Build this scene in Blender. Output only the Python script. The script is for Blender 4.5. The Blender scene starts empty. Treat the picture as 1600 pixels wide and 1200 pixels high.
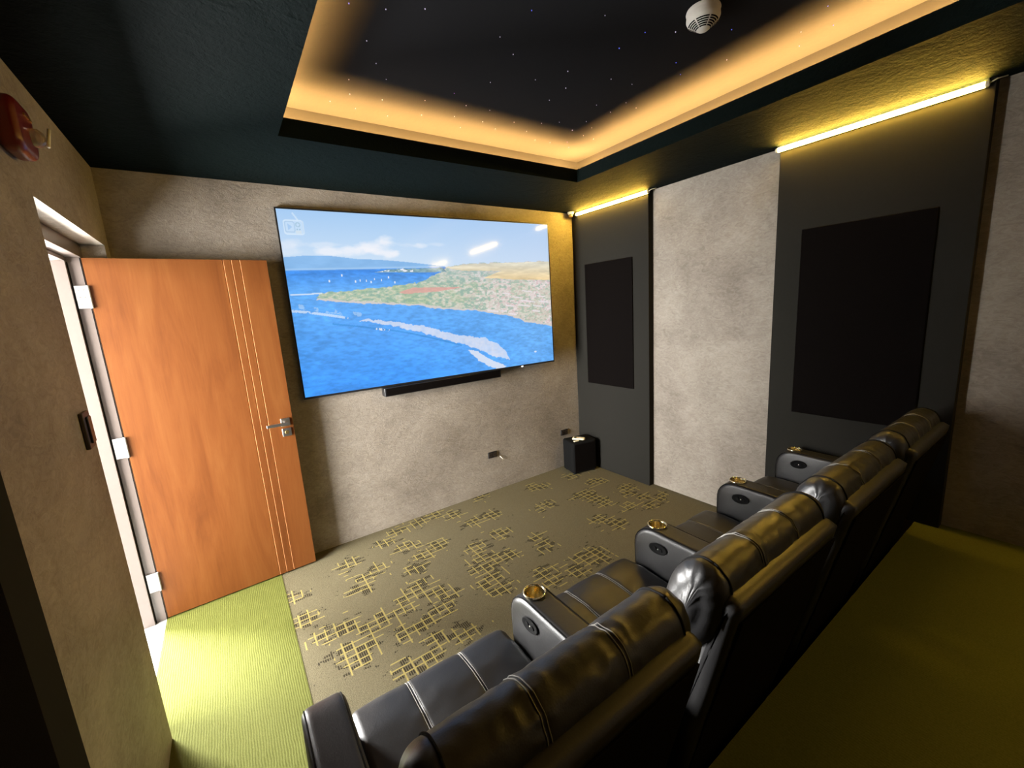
import bpy, bmesh, math, random
import numpy as np
from mathutils import Vector, Matrix, noise

C = bpy.context.scene.collection
SC = bpy.context.scene
random.seed(7)

# ------------------------------------------------------------------ camera
cam_data = bpy.data.cameras.new('camera')
cam = bpy.data.objects.new('camera', cam_data); C.objects.link(cam)
CAM_R = ((0.8191996761876281, -0.5698877086811361, -0.06434197718549921),
         (-0.15499707173853688, -0.11198495825712321, -0.981547389012175),
         (0.5521664588567959, 0.8140561212952098, -0.18006896760750166))
right, down, fwd = (Vector(r) for r in CAM_R)
m = Matrix((right, -down, -fwd)).transposed()
cam.matrix_world = m.to_4x4()
cam_data.sensor_fit = 'HORIZONTAL'; cam_data.sensor_width = 36.0
cam_data.lens = 647.17 / 1600 * 36.0
cam_data.clip_start = 0.02; cam_data.clip_end = 60
SC.camera = cam

# ------------------------------------------------------------------ world, exposure
SC.view_settings.view_transform = 'Standard'
SC.view_settings.look = 'None'
SC.view_settings.exposure = 0.0
SC.view_settings.gamma = 1.0
SC.view_settings.use_curve_mapping = False
w = bpy.data.worlds.new('world'); SC.world = w; w.use_nodes = True
w.node_tree.nodes['Background'].inputs[0].default_value = (0.55, 0.62, 0.7, 1)
w.node_tree.nodes['Background'].inputs[1].default_value = 0.6

# room measures (camera at the origin)
FL = -1.65            # floor
CZ = 0.855            # soffit
XL, XR = -0.43, 2.99  # left / right wall faces
YF, YB = 3.11, -1.8   # far / back wall faces
PX = 2.93             # face of the right acoustic panels
RZ = -1.285           # top of the rear platform
RY = 0.505            # its front edge

# daylight that falls in through the open doorway
def area(name, loc, rot, sx, sy, power, col, spread=180):
    d = bpy.data.lights.new(name, 'AREA'); d.shape = 'RECTANGLE'; d.size = sx; d.size_y = sy
    d.energy = power; d.color = col
    d.spread = math.radians(spread)
    o = bpy.data.objects.new(name, d); C.objects.link(o); o.location = loc; o.rotation_euler = rot
    return o
area('corridor_daylight', (-1.85, 2.25, -0.35), (0, -math.pi/2, 0), 2.0, 1.5, 525, (1.0, 0.985, 0.96), 150)
area('corridor_daylight', (-1.85, 4.70, -0.35), (0, -math.pi/2, 0), 2.0, 1.6, 3600, (1.0, 0.985, 0.96), 160)

# ------------------------------------------------------------------ materials
def srgb(r, g, b):
    f = lambda c: (c/12.92 if c <= 0.04045 else ((c+0.055)/1.055)**2.4)
    return (f(r/255), f(g/255), f(b/255), 1)

class NT:
    def __init__(self, name):
        self.m = bpy.data.materials.new(name); self.m.use_nodes = True
        self.t = self.m.node_tree; self.b = self.t.nodes['Principled BSDF']
    def n(self, typ, **kw):
        x = self.t.nodes.new(typ)
        for k, v in kw.items():
            if k.startswith('i_'):
                key = k[2:]; x.inputs[int(key) if key.isdigit() else key].default_value = v
            else: setattr(x, k, v)
        return x
    def l(self, a, b): self.t.links.new(a, b)
    def math(self, op, a, b=None, c=None):
        x = self.n('ShaderNodeMath', operation=op)
        for i, v in enumerate((a, b, c)):
            if v is None: continue
            if isinstance(v, (int, float)): x.inputs[i].default_value = v
            else: self.l(v, x.inputs[i])
        return x.outputs[0]
    def mix(self, f, a, b):
        x = self.n('ShaderNodeMix', data_type='RGBA')
        for s, v in ((x.inputs[0], f), (x.inputs[6], a), (x.inputs[7], b)):
            if isinstance(v, (int, float, tuple)): s.default_value = v
            else: self.l(v, s)
        return x.outputs[2]
    def coord(self, which='Object'):
        return self.n('ShaderNodeTexCoord').outputs[which]
    def noise(self, vec, scale, detail=4, rough=0.5, dist=0.0):
        x = self.n('ShaderNodeTexNoise'); x.inputs['Scale'].default_value = scale
        x.inputs['Detail'].default_value = detail; x.inputs['Roughness'].default_value = rough
        x.inputs['Distortion'].default_value = dist
        self.l(vec, x.inputs['Vector']); return x.outputs['Fac']
    def ramp(self, f, stops):
        x = self.n('ShaderNodeValToRGB'); e = x.color_ramp.elements
        while len(e) < len(stops): e.new(0.5)
        for q, (p, c) in zip(e, stops): q.position = p; q.color = c
        self.l(f, x.inputs[0]); return x.outputs[0]
    def bump(self, h, strength, dist=0.01):
        x = self.n('ShaderNodeBump'); x.inputs['Strength'].default_value = strength
        x.inputs['Distance'].default_value = dist
        self.l(h, x.inputs['Height']); self.l(x.outputs[0], self.b.inputs['Normal'])
    def set(self, **kw):
        names = dict(base='Base Color', rough='Roughness', metal='Metallic', spec='Specular IOR Level',
                     ecol='Emission Color', estr='Emission Strength', coat='Coat Weight', crough='Coat Roughness',
                     trans='Transmission Weight', sheen='Sheen Weight')
        for k, v in kw.items():
            s = self.b.inputs[names[k]]
            if isinstance(v, (int, float, tuple)): s.default_value = v
            else: self.l(v, s)
        return self

M = {}
def simple(key, col, rough=0.5, metal=0.0, spec=0.5, **kw):
    t = NT(key)
    c = t.coord()
    f = t.noise(c, 60, 3)
    dark = tuple(v*0.9 for v in col[:3]) + (1,)
    t.set(base=t.mix(f, dark, col), rough=rough, metal=metal, spec=spec, **kw)
    M[key] = t.m; return t

def plaster(key, lo, hi):
    t = NT(key); c = t.coord()
    big = t.noise(c, 2.2, 5, 0.6, 0.4)
    mp = t.n('ShaderNodeMapping'); t.l(c, mp.inputs[0]); mp.inputs['Rotation'].default_value = (0.5, 0.6, 0.3); mp.inputs['Scale'].default_value = (1.0, 1.0, 1.9)
    mid = t.noise(mp.outputs[0], 21, 6, 0.66, 1.6)
    fine = t.noise(c, 170, 3)
    f = t.math('ADD', t.math('MULTIPLY', big, 0.55), t.math('MULTIPLY', mid, 0.45))
    col = t.ramp(f, [(0.36, lo), (0.62, hi)])
    t.set(base=col, rough=0.62, spec=0.25)
    h = t.math('ADD', mid, t.math('MULTIPLY', fine, 0.35))
    t.bump(h, 0.5, 0.010)
    M[key] = t.m
plaster('plaster', (0.18, 0.152, 0.122, 1), (0.335, 0.295, 0.245, 1))

def soffit():
    t = NT('black_ceiling_paint'); c = t.coord()
    a = t.noise(c, 9, 6, 0.6, 0.8); b = t.noise(c, 60, 4, 0.6, 0.5)
    t.set(base=(0.0026, 0.0056, 0.0054, 1), rough=0.8, spec=0.04)
    t.bump(t.math('ADD', t.math('MULTIPLY', a, 1.2), t.math('MULTIPLY', b, 0.6)), 0.6, 0.012)
    M['soffit'] = t.m
soffit()
def traypaint():
    t = NT('black_tray_paint'); c = t.coord()
    a = t.noise(c, 40, 4)
    t.set(base=(0.013, 0.013, 0.0145, 1), rough=0.8, spec=0.02)
    t.bump(a, 0.15, 0.004)
    M['tray'] = t.m
traypaint()

def carpet_pattern():
    """grey loop carpet: broken yellow lattice with dark dashes between its lines,
    in the clusters given by the mesh attribute 'cluster'"""
    t = NT('patterned_carpet'); c = t.coord()
    sep = t.n('ShaderNodeSeparateXYZ'); t.l(c, sep.inputs[0])
    x, y = sep.outputs[0], sep.outputs[1]
    at = t.n('ShaderNodeAttribute', attribute_name='cluster').outputs['Fac']
    tuft = t.noise(c, 330, 2, 0.6)
    cl = t.noise(c, 9, 3, 0.6)
    cluster = t.math('ADD', at, t.math('MULTIPLY', t.math('SUBTRACT', cl, 0.5), 0.9))
    def comb(a, b, cc):
        q = t.n('ShaderNodeCombineXYZ')
        for i, v in enumerate((a, b, cc)):
            if isinstance(v, (int, float)): q.inputs[i].default_value = v
            else: t.l(v, q.inputs[i])
        return q.outputs[0]
    def lines(u, v, cell, width, seed):
        s = t.math('DIVIDE', v, cell)
        row = t.math('ROUND', s)
        d = t.math('ABSOLUTE', t.math('SUBTRACT', s, row))
        wob = t.math('MULTIPLY', t.math('SUBTRACT', tuft, 0.5), 0.16)
        on = t.math('LESS_THAN', t.math('ADD', d, wob), width)
        seg = t.noise(comb(t.math('MULTIPLY', u, 11.0), t.math('MULTIPLY', row, 3.7), seed), 1.0, 1)
        thr = t.math('SUBTRACT', 0.80, t.math('MULTIPLY', cluster, 0.44))
        return t.math('MULTIPLY', on, t.math('GREATER_THAN', seg, thr))
    l1 = lines(x, y, 0.044, 0.085, 1.3)
    l2 = lines(y, x, 0.050, 0.075, 8.1)
    line = t.math('MAXIMUM', l1, l2)
    # dark dashes: short hatch marks inside the lattice cells
    hx = t.math('FRACT', t.math('DIVIDE', x, 0.0105))
    hatch = t.math('GREATER_THAN', hx, 0.30)
    row = t.math('FLOOR', t.math('DIVIDE', y, 0.022)); colm = t.math('FLOOR', t.math('DIVIDE', x, 0.05))
    wn = t.n('ShaderNodeTexWhiteNoise', noise_dimensions='3D')
    t.l(comb(row, colm, 3.0), wn.inputs['Vector'])
    cn = t.noise(comb(t.math('MULTIPLY', x, 16.0), t.math('MULTIPLY', y, 34.0), 0.5), 1.0, 2, 0.6)
    dthr = t.math('SUBTRACT', 0.79, t.math('MULTIPLY', cluster, 0.33))
    dk = t.math('MULTIPLY', t.math('GREATER_THAN', t.math('ADD', t.math('MULTIPLY', cn, 0.75), t.math('MULTIPLY', wn.outputs['Value'], 0.25)), dthr), hatch)
    base = t.ramp(tuft, [(0.3, (0.080, 0.068, 0.039, 1)), (0.7, (0.150, 0.131, 0.078, 1))])
    k1 = t.mix(dk, base, (0.028, 0.022, 0.012, 1))
    yel = t.mix(tuft, (0.20, 0.158, 0.048, 1), (0.36, 0.30, 0.105, 1))
    t.set(base=t.mix(line, k1, yel), rough=0.95, spec=0.1)
    t.bump(t.math('ADD', tuft, t.math('MULTIPLY', line, 0.3)), 0.7, 0.006)
    M['carpet'] = t.m
carpet_pattern()

def lime(key, k):
    t = NT(key); c = t.coord()
    sep = t.n('ShaderNodeSeparateXYZ'); t.l(c, sep.inputs[0])
    wob = t.noise(c, 14, 3)
    xx = t.math('ADD', sep.outputs[0], t.math('MULTIPLY', wob, 0.010))
    rib = t.math('SINE', t.math('MULTIPLY', xx, 2*math.pi/0.0095))
    tuft = t.noise(c, 240, 2, 0.6)
    lo, hi = (0.40, 0.43, 0.075), (0.535, 0.57, 0.14)
    col = t.ramp(tuft, [(0.3, tuple(v*k for v in lo)+(1,)), (0.7, tuple(v*k for v in hi)+(1,))])
    t.set(base=col, rough=0.95, spec=0.1)
    t.bump(t.math('ADD', t.math('MULTIPLY', rib, 0.16), t.math('ADD', t.math('MULTIPLY', tuft, 0.8), t.math('MULTIPLY', wob, 1.6))), 0.4, 0.004)
    M[key] = t.m
lime('lime', 0.178)

def leather():
    t = NT('black_leather'); c = t.coord()
    g = t.n('ShaderNodeTexVoronoi'); g.inputs['Scale'].default_value = 260; t.l(c, g.inputs['Vector'])
    a = t.noise(c, 26, 4, 0.6, 0.6)
    f = t.noise(c, 5, 3)
    t.set(base=t.mix(f, (0.007, 0.007, 0.0075, 1), (0.013, 0.0125, 0.0125, 1)),
          rough=t.math('ADD', 0.36, t.math('MULTIPLY', a, 0.12)), spec=0.46)
    t.bump(t.math('ADD', t.math('MULTIPLY', g.outputs['Distance'], 0.12), t.math('MULTIPLY', a, 0.5)), 0.28, 0.004)
    M['leather'] = t.m
leather()

def door_wood():
    t = NT('orange_wood_veneer'); c = t.coord()
    mp = t.n('ShaderNodeMapping'); t.l(c, mp.inputs[0]); mp.inputs['Scale'].default_value = (5.5, 5.5, 0.8)
    mp.inputs['Rotation'].default_value = (0, 0.12, 0)
    f = t.noise(mp.outputs[0], 1.6, 8, 0.62, 1.2)
    mp2 = t.n('ShaderNodeMapping'); t.l(c, mp2.inputs[0]); mp2.inputs['Scale'].default_value = (70, 70, 3)
    g = t.noise(mp2.outputs[0], 2.0, 4)
    ff = t.math('ADD', t.math('MULTIPLY', f, 0.8), t.math('MULTIPLY', g, 0.2))
    col = t.ramp(ff, [(0.32, (0.090, 0.0255, 0.005, 1)), (0.5, (0.122, 0.038, 0.008, 1)), (0.7, (0.145, 0.051, 0.012, 1))])
    t.set(base=col, rough=0.45, spec=0.22); t.bump(g, 0.06, 0.002)
    M['door'] = t.m
door_wood()
simple('groove_glint', (0.48, 0.22, 0.09, 1), 0.4)  # paler than the veneer: light caught in the door grooves, painted in
simple('frame_wood', (0.135, 0.108, 0.094, 1), 0.32, coat=0.25, crough=0.15)
simple('panel_frame', (0.022, 0.021, 0.018, 1), 1.0, spec=0.03)
def fabric(key, col):
    t = NT(key); c = t.coord()
    n1 = t.n('ShaderNodeTexVoronoi'); n1.inputs['Scale'].default_value = 420; t.l(c, n1.inputs['Vector'])
    t.set(base=t.mix(n1.outputs['Distance'], col, tuple(v*1.6 for v in col[:3])+(1,)), rough=1.0, spec=0.01)
    t.bump(n1.outputs['Distance'], 0.4, 0.002); M[key] = t.m
fabric('black_fabric', (0.0035, 0.0028, 0.0026, 1))
simple('black_plastic', (0.010, 0.010, 0.011, 1), 0.35)
simple('black_matte', (0.006, 0.006, 0.006, 1), 0.85, spec=0.08)
simple('rear_shade', (0.006, 0.005, 0.004, 1), 1.0, spec=0.02)  # near-black colour that puts shade on the recliner backs
simple('dark_brown_plastic', (0.03, 0.02, 0.014, 1), 0.45)
simple('white_plastic', (0.72, 0.70, 0.64, 1), 0.45)
simple('cream_plastic', (0.80, 0.72, 0.50, 1), 0.4)
simple('steel', (0.62, 0.60, 0.57, 1), 0.28, 1.0)
simple('white_steel', (0.36, 0.36, 0.355, 1), 0.4, 0.2)
simple('cup_metal', (0.92, 0.82, 0.55, 1), 0.2, 1.0)
simple('dark_slot', (0.003, 0.003, 0.003, 1), 0.9, spec=0.1)
simple('stitch', (0.13, 0.125, 0.11, 1), 0.7)
simple('red_plastic', (0.11, 0.008, 0.006, 1), 0.3)
simple('clear_lens', (0.75, 0.62, 0.55, 1), 0.12, trans=0.7)
simple('white_paint', (0.78, 0.78, 0.76, 1), 0.6)
simple('white_tile', (0.26, 0.26, 0.25, 1), 0.3)
simple('brass', (0.72, 0.52, 0.20, 1), 0.3, 1.0)

def emitter(key, col, strength):
    t = NT(key); t.set(base=(0.02, 0.02, 0.02, 1), ecol=col, estr=strength); M[key] = t.m
emitter('strip_glow', (1.0, 0.60, 0.08, 1), 250.0)
emitter('cove_glow', (1.0, 0.53, 0.14, 1), 520.0)
emitter('star_white', (0.85, 0.75, 1.0, 1), 1.1)
emitter('star_blue', (0.12, 0.16, 1.0, 1), 1.6)
emitter('star_violet', (0.75, 0.2, 1.0, 1), 1.1)
emitter('led_white', (0.9, 0.95, 1.0, 1), 3.0)

# ------------------------------------------------------------------ mesh helpers
def obj(name, bm, mat, parent=None, smooth=False, bevel=0.0, seg=2, angle=40):
    me = bpy.data.meshes.new(name)
    bmesh.ops.recalc_face_normals(bm, faces=bm.faces)
    bm.to_mesh(me); bm.free()
    o = bpy.data.objects.new(name, me); C.objects.link(o)
    mats = mat if isinstance(mat, (list, tuple)) else [mat]
    for k in mats: me.materials.append(M[k])
    if bevel:
        b = o.modifiers.new('bevel', 'BEVEL'); b.width = bevel; b.segments = seg; b.limit_method = 'ANGLE'
        b.angle_limit = math.radians(angle); b.harden_normals = False
    if smooth or bevel:
        for p in me.polygons: p.use_smooth = True
        if not smooth or smooth == 'auto':
            try: me.set_sharp_from_angle(angle=math.radians(35))
            except Exception: pass
    if parent: o.parent = parent
    return o

def bx(bm, x0, x1, y0, y1, z0, z1, mi=0):
    vs = [bm.verts.new((x, y, z)) for x in (x0, x1) for y in (y0, y1) for z in (z0, z1)]
    for f in ((0,1,3,2), (4,6,7,5), (0,4,5,1), (2,3,7,6), (0,2,6,4), (1,5,7,3)):
        q = bm.faces.new([vs[i] for i in f]); q.material_index = mi
    return vs

def box(*a):
    bm = bmesh.new(); bx(bm, *a); return bm

def prism(bm, pts, axis, a, b, mi=0):
    """extrude a closed 2D outline along axis ('x': pts are (y,z); 'y': (x,z); 'z': (x,y))"""
    def P(p, t):
        return {'x': (t, p[0], p[1]), 'y': (p[0], t, p[1]), 'z': (p[0], p[1], t)}[axis]
    va = [bm.verts.new(P(p, a)) for p in pts]; vb = [bm.verts.new(P(p, b)) for p in pts]
    n = len(pts)
    for i in range(n):
        bm.faces.new((va[i], va[(i+1) % n], vb[(i+1) % n], vb[i])).material_index = mi
    bm.faces.new(va[::-1]).material_index = mi; bm.faces.new(vb).material_index = mi

def tube(bm, pts, r, n=8, cap=True, mi=0):
    pts = [Vector(p) for p in pts]; rings = []
    up = None
    for i, p in enumerate(pts):
        d = (pts[min(i+1, len(pts)-1)] - pts[max(i-1, 0)]).normalized()
        if up is None:
            up = Vector((0, 0, 1)) if abs(d.z) < 0.9 else Vector((1, 0, 0))
        s = d.cross(up).normalized(); up = s.cross(d).normalized()
        rings.append([bm.verts.new(p + r*(math.cos(2*math.pi*k/n)*s + math.sin(2*math.pi*k/n)*up)) for k in range(n)])
    for a, b in zip(rings, rings[1:]):
        for k in range(n):
            bm.faces.new((a[k], a[(k+1) % n], b[(k+1) % n], b[k])).material_index = mi
    if cap:
        bm.faces.new(rings[0][::-1]).material_index = mi; bm.faces.new(rings[-1]).material_index = mi

def lathe(bm, prof, center=(0, 0, 0), n=32, mat=None, mi=0):
    """revolve (r, z) about the local z axis; mat: 4x4 placement"""
    mat = mat or Matrix.Translation(center); rings = []
    for r, z in prof:
        if r < 1e-6: rings.append([bm.verts.new(mat @ Vector((0, 0, z)))])
        else: rings.append([bm.verts.new(mat @ Vector((r*math.cos(2*math.pi*k/n), r*math.sin(2*math.pi*k/n), z))) for k in range(n)])
    for a, b in zip(rings, rings[1:]):
        for k in range(n):
            k2 = (k+1) % n
            if len(a) == 1 and len(b) > 1: f = (a[0], b[k2], b[k])
            elif len(b) == 1 and len(a) > 1: f = (a[k], a[k2], b[0])
            elif len(a) > 1: f = (a[k], a[k2], b[k2], b[k])
            else: continue
            bm.faces.new(f).material_index = mi

def roundpoly(pts, radii, n=96, arc=8):
    """closed outline with rounded corners, resampled to n even steps"""
    out = []
    N = len(pts)
    for i in range(N):
        p0, p1, p2 = (Vector(pts[(i+k) % N]) for k in (-1, 0, 1))
        r = radii[i] if isinstance(radii, (list, tuple)) else radii
        if r <= 0: out.append(p1); continue
        d0, d1 = (p0-p1).normalized(), (p2-p1).normalized()
        ang = d0.angle(d1); t = min(r/math.tan(ang/2), 0.49*min((p0-p1).length, (p2-p1).length))
        r = t*math.tan(ang/2)
        cc = p1 + (d0+d1).normalized()*(r/math.sin(ang/2))
        a, b = p1+d0*t, p1+d1*t
        a0 = math.atan2(a.y-cc.y, a.x-cc.x); a1 = math.atan2(b.y-cc.y, b.x-cc.x)
        da = (a1-a0+math.pi) % (2*math.pi) - math.pi
        for k in range(arc+1):
            th = a0+da*k/arc; out.append(cc+Vector((math.cos(th), math.sin(th)))*r)
    L = [0]
    for i in range(len(out)): L.append(L[-1]+(out[(i+1) % len(out)]-out[i]).length)
    res = []; j = 0
    for k in range(n):
        s = L[-1]*k/n
        while L[j+1] < s: j += 1
        f = (s-L[j])/max(L[j+1]-L[j], 1e-9)
        q = out[j].lerp(out[(j+1) % len(out)], f); res.append((q.x, q.y))
    return res

def cushion(prof, x0, x1, nx=60, er=0.04, seams=(), puff=0.0, wr=0.0, seed=0.0, sd=0.008, sw=0.009, wfreq=(15, 5), dome=0.0):
    """upholstered roll: outline prof (y,z) swept along x, ends rolled in by radius er, pulled in at
    the seams, swelling between them, with wrinkles. Returns bmesh and the ring function."""
    n = len(prof)
    area2 = sum(prof[i][0]*prof[(i+1) % n][1]-prof[(i+1) % n][0]*prof[i][1] for i in range(n))
    sg = 1 if area2 > 0 else -1
    nor = []
    for i in range(n):
        a, b = prof[(i-2) % n], prof[(i+2) % n]
        d = Vector((b[0]-a[0], b[1]-a[1])).normalized(); nor.append(Vector((d.y, -d.x))*sg)
    edges = sorted([x0, x1]+list(seams))
    def off(x):
        e = min(x-x0, x1-x)
        o = 0.0
        if e < er: q = 1-max(e, 0)/er; o -= er*(1-math.sqrt(max(0, 1-q*q)))
        for s in seams: o -= sd*math.exp(-((x-s)/sw)**2)
        for a, b in zip(edges, edges[1:]):
            if a <= x <= b: o += puff*math.sin(math.pi*(x-a)/(b-a))
        return o
    def ring(x, extra=0.0):
        o = off(x); r = []
        near = min([abs(x-s) for s in edges])
        for i in range(n):
            wv = 0.0
            if wr:
                t = 2*math.pi*i/n
                v = Vector((x*wfreq[0]+seed, math.cos(t)*wfreq[1], math.sin(t)*wfreq[1]+seed*0.3))
                wv = wr*(0.22+1.25*math.exp(-near/0.05))*(abs(noise.noise(v))*-1.6+0.35+0.5*noise.noise(v*0.45))
            k = o+wv+extra
            r.append(Vector((x, prof[i][0]+nor[i].x*k, prof[i][1]+nor[i].y*k)))
        return r
    xs = set(x0+(x1-x0)*k/nx for k in range(nx+1))
    for k in range(9):
        xs.add(x0+er*(1-math.cos(k*math.pi/16))); xs.add(x1-er*(1-math.cos(k*math.pi/16)))
    for s in seams:
        for k in (-2, -1, -.5, 0, .5, 1, 2): xs.add(s+k*sw)
    xs = sorted(xs); xx = [xs[0]]
    for x in xs[1:]:
        if x-xx[-1] > 0.0006: xx.append(x)
    bm = bmesh.new(); rings = [[bm.verts.new(v) for v in ring(x)] for x in xx]
    for a, b in zip(rings, rings[1:]):
        for i in range(n): bm.faces.new((a[i], a[(i+1) % n], b[(i+1) % n], b[i]))
    for rg, sx in ((rings[0], -1), (rings[-1], 1)):
        c = sum((v.co for v in rg), Vector())/n; prev = rg
        for f in (0.8, 0.55, 0.28):
            cur = [bm.verts.new(c+(v.co-c)*f+Vector((sx*dome*(1-f*f), 0, 0))) for v in rg]
            for i in range(n): bm.faces.new((prev[i], prev[(i+1) % n], cur[(i+1) % n], cur[i]))
            prev = cur
        bm.faces.new(prev)
    return bm, ring

def empty(name, loc, rz=0.0):
    o = bpy.data.objects.new(name, None); C.objects.link(o); o.location = loc; o.rotation_euler = (0, 0, rz)
    o.empty_display_size = 0.1; return o
def tag(o, label, cat, group=None):
    o['label'] = label; o['category'] = cat
    if group: o['group'] = group
    return o
def struct(o, label=None):
    o['kind'] = 'structure'
    if label: o['label'] = label
    return o

# ------------------------------------------------------------------ the room
T = 0.12
struct(obj('wall_far', box(XL-0.2, XR+T, YF, YF+T, FL-0.1, 1.3), 'plaster'))
struct(obj('wall_right', box(XR, XR+T, YB-T, YF, FL-0.1, 1.3), 'plaster'))
struct(obj('wall_back', box(XL-0.2, XR, YB-T, YB, FL-0.1, 1.3), 'plaster'))
# left wall with the doorway
OY0, OY1, OZ = 2.02, 3.0, 0.45
bm = bmesh.new()
bx(bm, XL-0.2, XL, YB, OY0, FL-0.1, 1.3)
bx(bm, XL-0.2, XL, OY0, OY1, OZ, 1.3)
bx(bm, XL-0.2, XL, OY1, YF, FL-0.1, 1.3)
struct(obj('wall_left', bm, 'plaster'))

# patterned floor with the cluster field of its lattice (places where the weave shows)
clusters = [(1.68,3.09),(2.15,2.91),(1.2,3.05),(1.32,2.95),(1.39,2.74),(1.57,2.73),(1.98,2.56),(2.58,2.86),(2.65,2.62),(2.34,2.51),(2.42,2.33),(2.69,2.26),(2.51,2.09),(2.16,2.1),(2.21,1.97),(1.07,3.02),(0.88,3.01),(0.85,2.75),(0.76,2.91),(0.91,2.56),(1.04,2.62),(0.8,2.45),(0.45,2.81),(0.5,2.58),(0.46,2.48),(0.6,2.62),(1.24,2.41),(1.2,2.28),(1.28,2.21),(1.35,2.18),(1.15,2.16),(1.16,2.05),(1.09,2.04),(1.47,2.45),(1.63,2.23),(1.63,2.11),(1.7,1.85),(1.83,1.83),(1.8,1.76),(1.59,1.75),(1.43,1.89),(1.41,1.79),(1.13,1.92),(0.76,2.28),(0.69,2.23),(0.81,2.16),(0.84,2.1),(0.31,2.2),(0.41,2.14),(0.2,2.22),(0.26,2.03),(0.34,2.0),(0.3,1.93),(0.66,1.96),(0.55,1.96),(0.66,1.8),(0.58,1.72),(0.8,1.76),(0.47,1.73),(0.47,2.13),(0.6,2.13),(0.79,2.01),(0.1,2.67),(0.11,2.42),(2.59,2.88),(2.69,2.59),(2.42,2.51),(2.38,2.4),(2.77,2.34),(2.72,2.12),(2.8,2.02),(2.64,2.0),(2.4,2.27),(2.01,2.57),(2.19,2.88),(1.0,1.5),(1.9,1.5),(0.4,1.4),(2.3,1.55),(1.5,1.4)]
AX = 0.07
def floor_mesh():
    x0, x1, y0, y1 = AX, XR, RY, YF
    nx, ny = 200, 180
    X, Y = np.meshgrid(np.linspace(x0, x1, nx+1), np.linspace(y0, y1, ny+1), indexing='ij')
    F = np.zeros_like(X)
    for cx, cy in clusters:
        F = np.maximum(F, 1.15*np.exp(-(((X-cx)/0.105)**2+((Y-cy)/0.085)**2)))
    V = np.stack([X, Y, np.full_like(X, FL)], -1).reshape(-1, 3)
    idx = np.arange((nx+1)*(ny+1)).reshape(nx+1, ny+1)
    Q = np.stack([idx[:-1,:-1], idx[1:,:-1], idx[1:,1:], idx[:-1,1:]], -1).reshape(-1, 4)
    me = bpy.data.meshes.new('floor'); me.from_pydata(V.tolist(), [], Q.tolist())
    a = me.attributes.new('cluster', 'FLOAT', 'POINT'); a.data.foreach_set('value', F.reshape(-1).astype(np.float32))
    me.materials.append(M['carpet'])
    o = bpy.data.objects.new('floor', me); C.objects.link(o); return struct(o)
floor_mesh()
struct(obj('floor_aisle', box(XL-0.095, AX, RY, YF, FL-0.1, FL+0.002), 'lime'))
struct(obj('floor_platform', box(XL, XR, YB, RY, FL-0.1, RZ), 'lime'), 'raised platform behind the recliners, lime carpet in the dark')

# ceiling: soffit ring with a lit tray
TX0, TX1, TY0, TY1 = 0.35, 2.25, -1.0, 2.315
LIP, ZU, US = 0.94, 1.06, 0.17
TR, UP = CZ+0.010, 0.016      # trough floor, thickness of the upstand
U0, U1, V0, V1 = TX0-US, TX1+US, TY0-US, TY1+US
bm = bmesh.new()
# thin trough floor, then the upstand round the opening, then the solid soffit outside the trough
def ring_boxes(bm, i, o, z0, z1):
    (a0, a1, b0, b1), (c0, c1, d0, d1) = i, o
    bx(bm, c0, a0, d0, d1, z0, z1); bx(bm, a1, c1, d0, d1, z0, z1)
    bx(bm, a0, a1, b1, d1, z0, z1); bx(bm, a0, a1, d0, b0, z0, z1)
ring_boxes(bm, (TX0, TX1, TY0, TY1), (XL, XR, YB, YF), CZ, TR)
ring_boxes(bm, (TX0, TX1, TY0, TY1), (TX0-UP, TX1+UP, TY0-UP, TY1+UP), TR, LIP)
ring_boxes(bm, (U0-0.01, U1+0.01, V0-0.01, V1+0.01), (XL, XR, YB, YF), TR, ZU)
struct(obj('ceiling', bm, 'soffit'))
bm = bmesh.new(); ring_boxes(bm, (U0, U1, V0, V1), (U0-0.01, U1+0.01, V0-0.01, V1+0.01), TR, ZU)
struct(obj('ceiling_tray_side', bm, 'tray'))
struct(obj('ceiling_tray', box(XL, XR, YB, YF, ZU, ZU+0.1), 'tray'))

# corridor beyond the door
struct(obj('floor_corridor', box(-2.2, XL-0.095, 0.4, 6.0, FL-0.1, FL+0.001), 'white_tile'))
struct(obj('wall_corridor', box(-2.3, -2.2, 0.4, 6.0, FL-0.1, 1.3), 'white_paint'))
struct(obj('wall_corridor_end', box(-2.2, XL-0.2, 5.9, 6.0, FL, 1.3), 'white_paint'))
struct(obj('ceiling_corridor', box(-2.2, XL-0.2, 0.4, 6.0, 1.1, 1.2), 'white_paint'))

# door frame set back in the opening
FX0, FX1 = XL-0.2, -0.52
bm = bmesh.new()
bx(bm, FX0, FX1, 2.955, OY1, FL, OZ)                       # hinge jamb
bx(bm, FX0, FX0+0.055, 2.935, 2.955, FL, 0.43)              # its stop
bx(bm, FX0, FX1, OY0, 2.135, FL, OZ)                       # lock jamb
bx(bm, FX0, FX0+0.055, 2.135, 2.155, FL, 0.43)
bx(bm, FX0, FX1, 2.135, 2.955, 0.385, OZ)                   # head
bx(bm, FX0, FX0+0.055, 2.155, 2.935, 0.365, 0.385)
struct(obj('trim_1', bm, 'frame_wood', bevel=0.002), 'reddish wooden door frame set back in the doorway')
bm = bmesh.new()
bx(bm, FX0+0.055, FX0+0.059, 2.949, 2.955, FL+0.002, 0.36); bx(bm, FX1-0.006, FX1-0.0035, 2.951, 2.955, FL+0.002, 0.38)  # dark strips imitate the shadow gaps beside stop and leaf
struct(obj('trim_gap_shade', bm, 'black_matte'), 'dark strips standing in for the shadow gaps along the hinge jamb')

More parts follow.
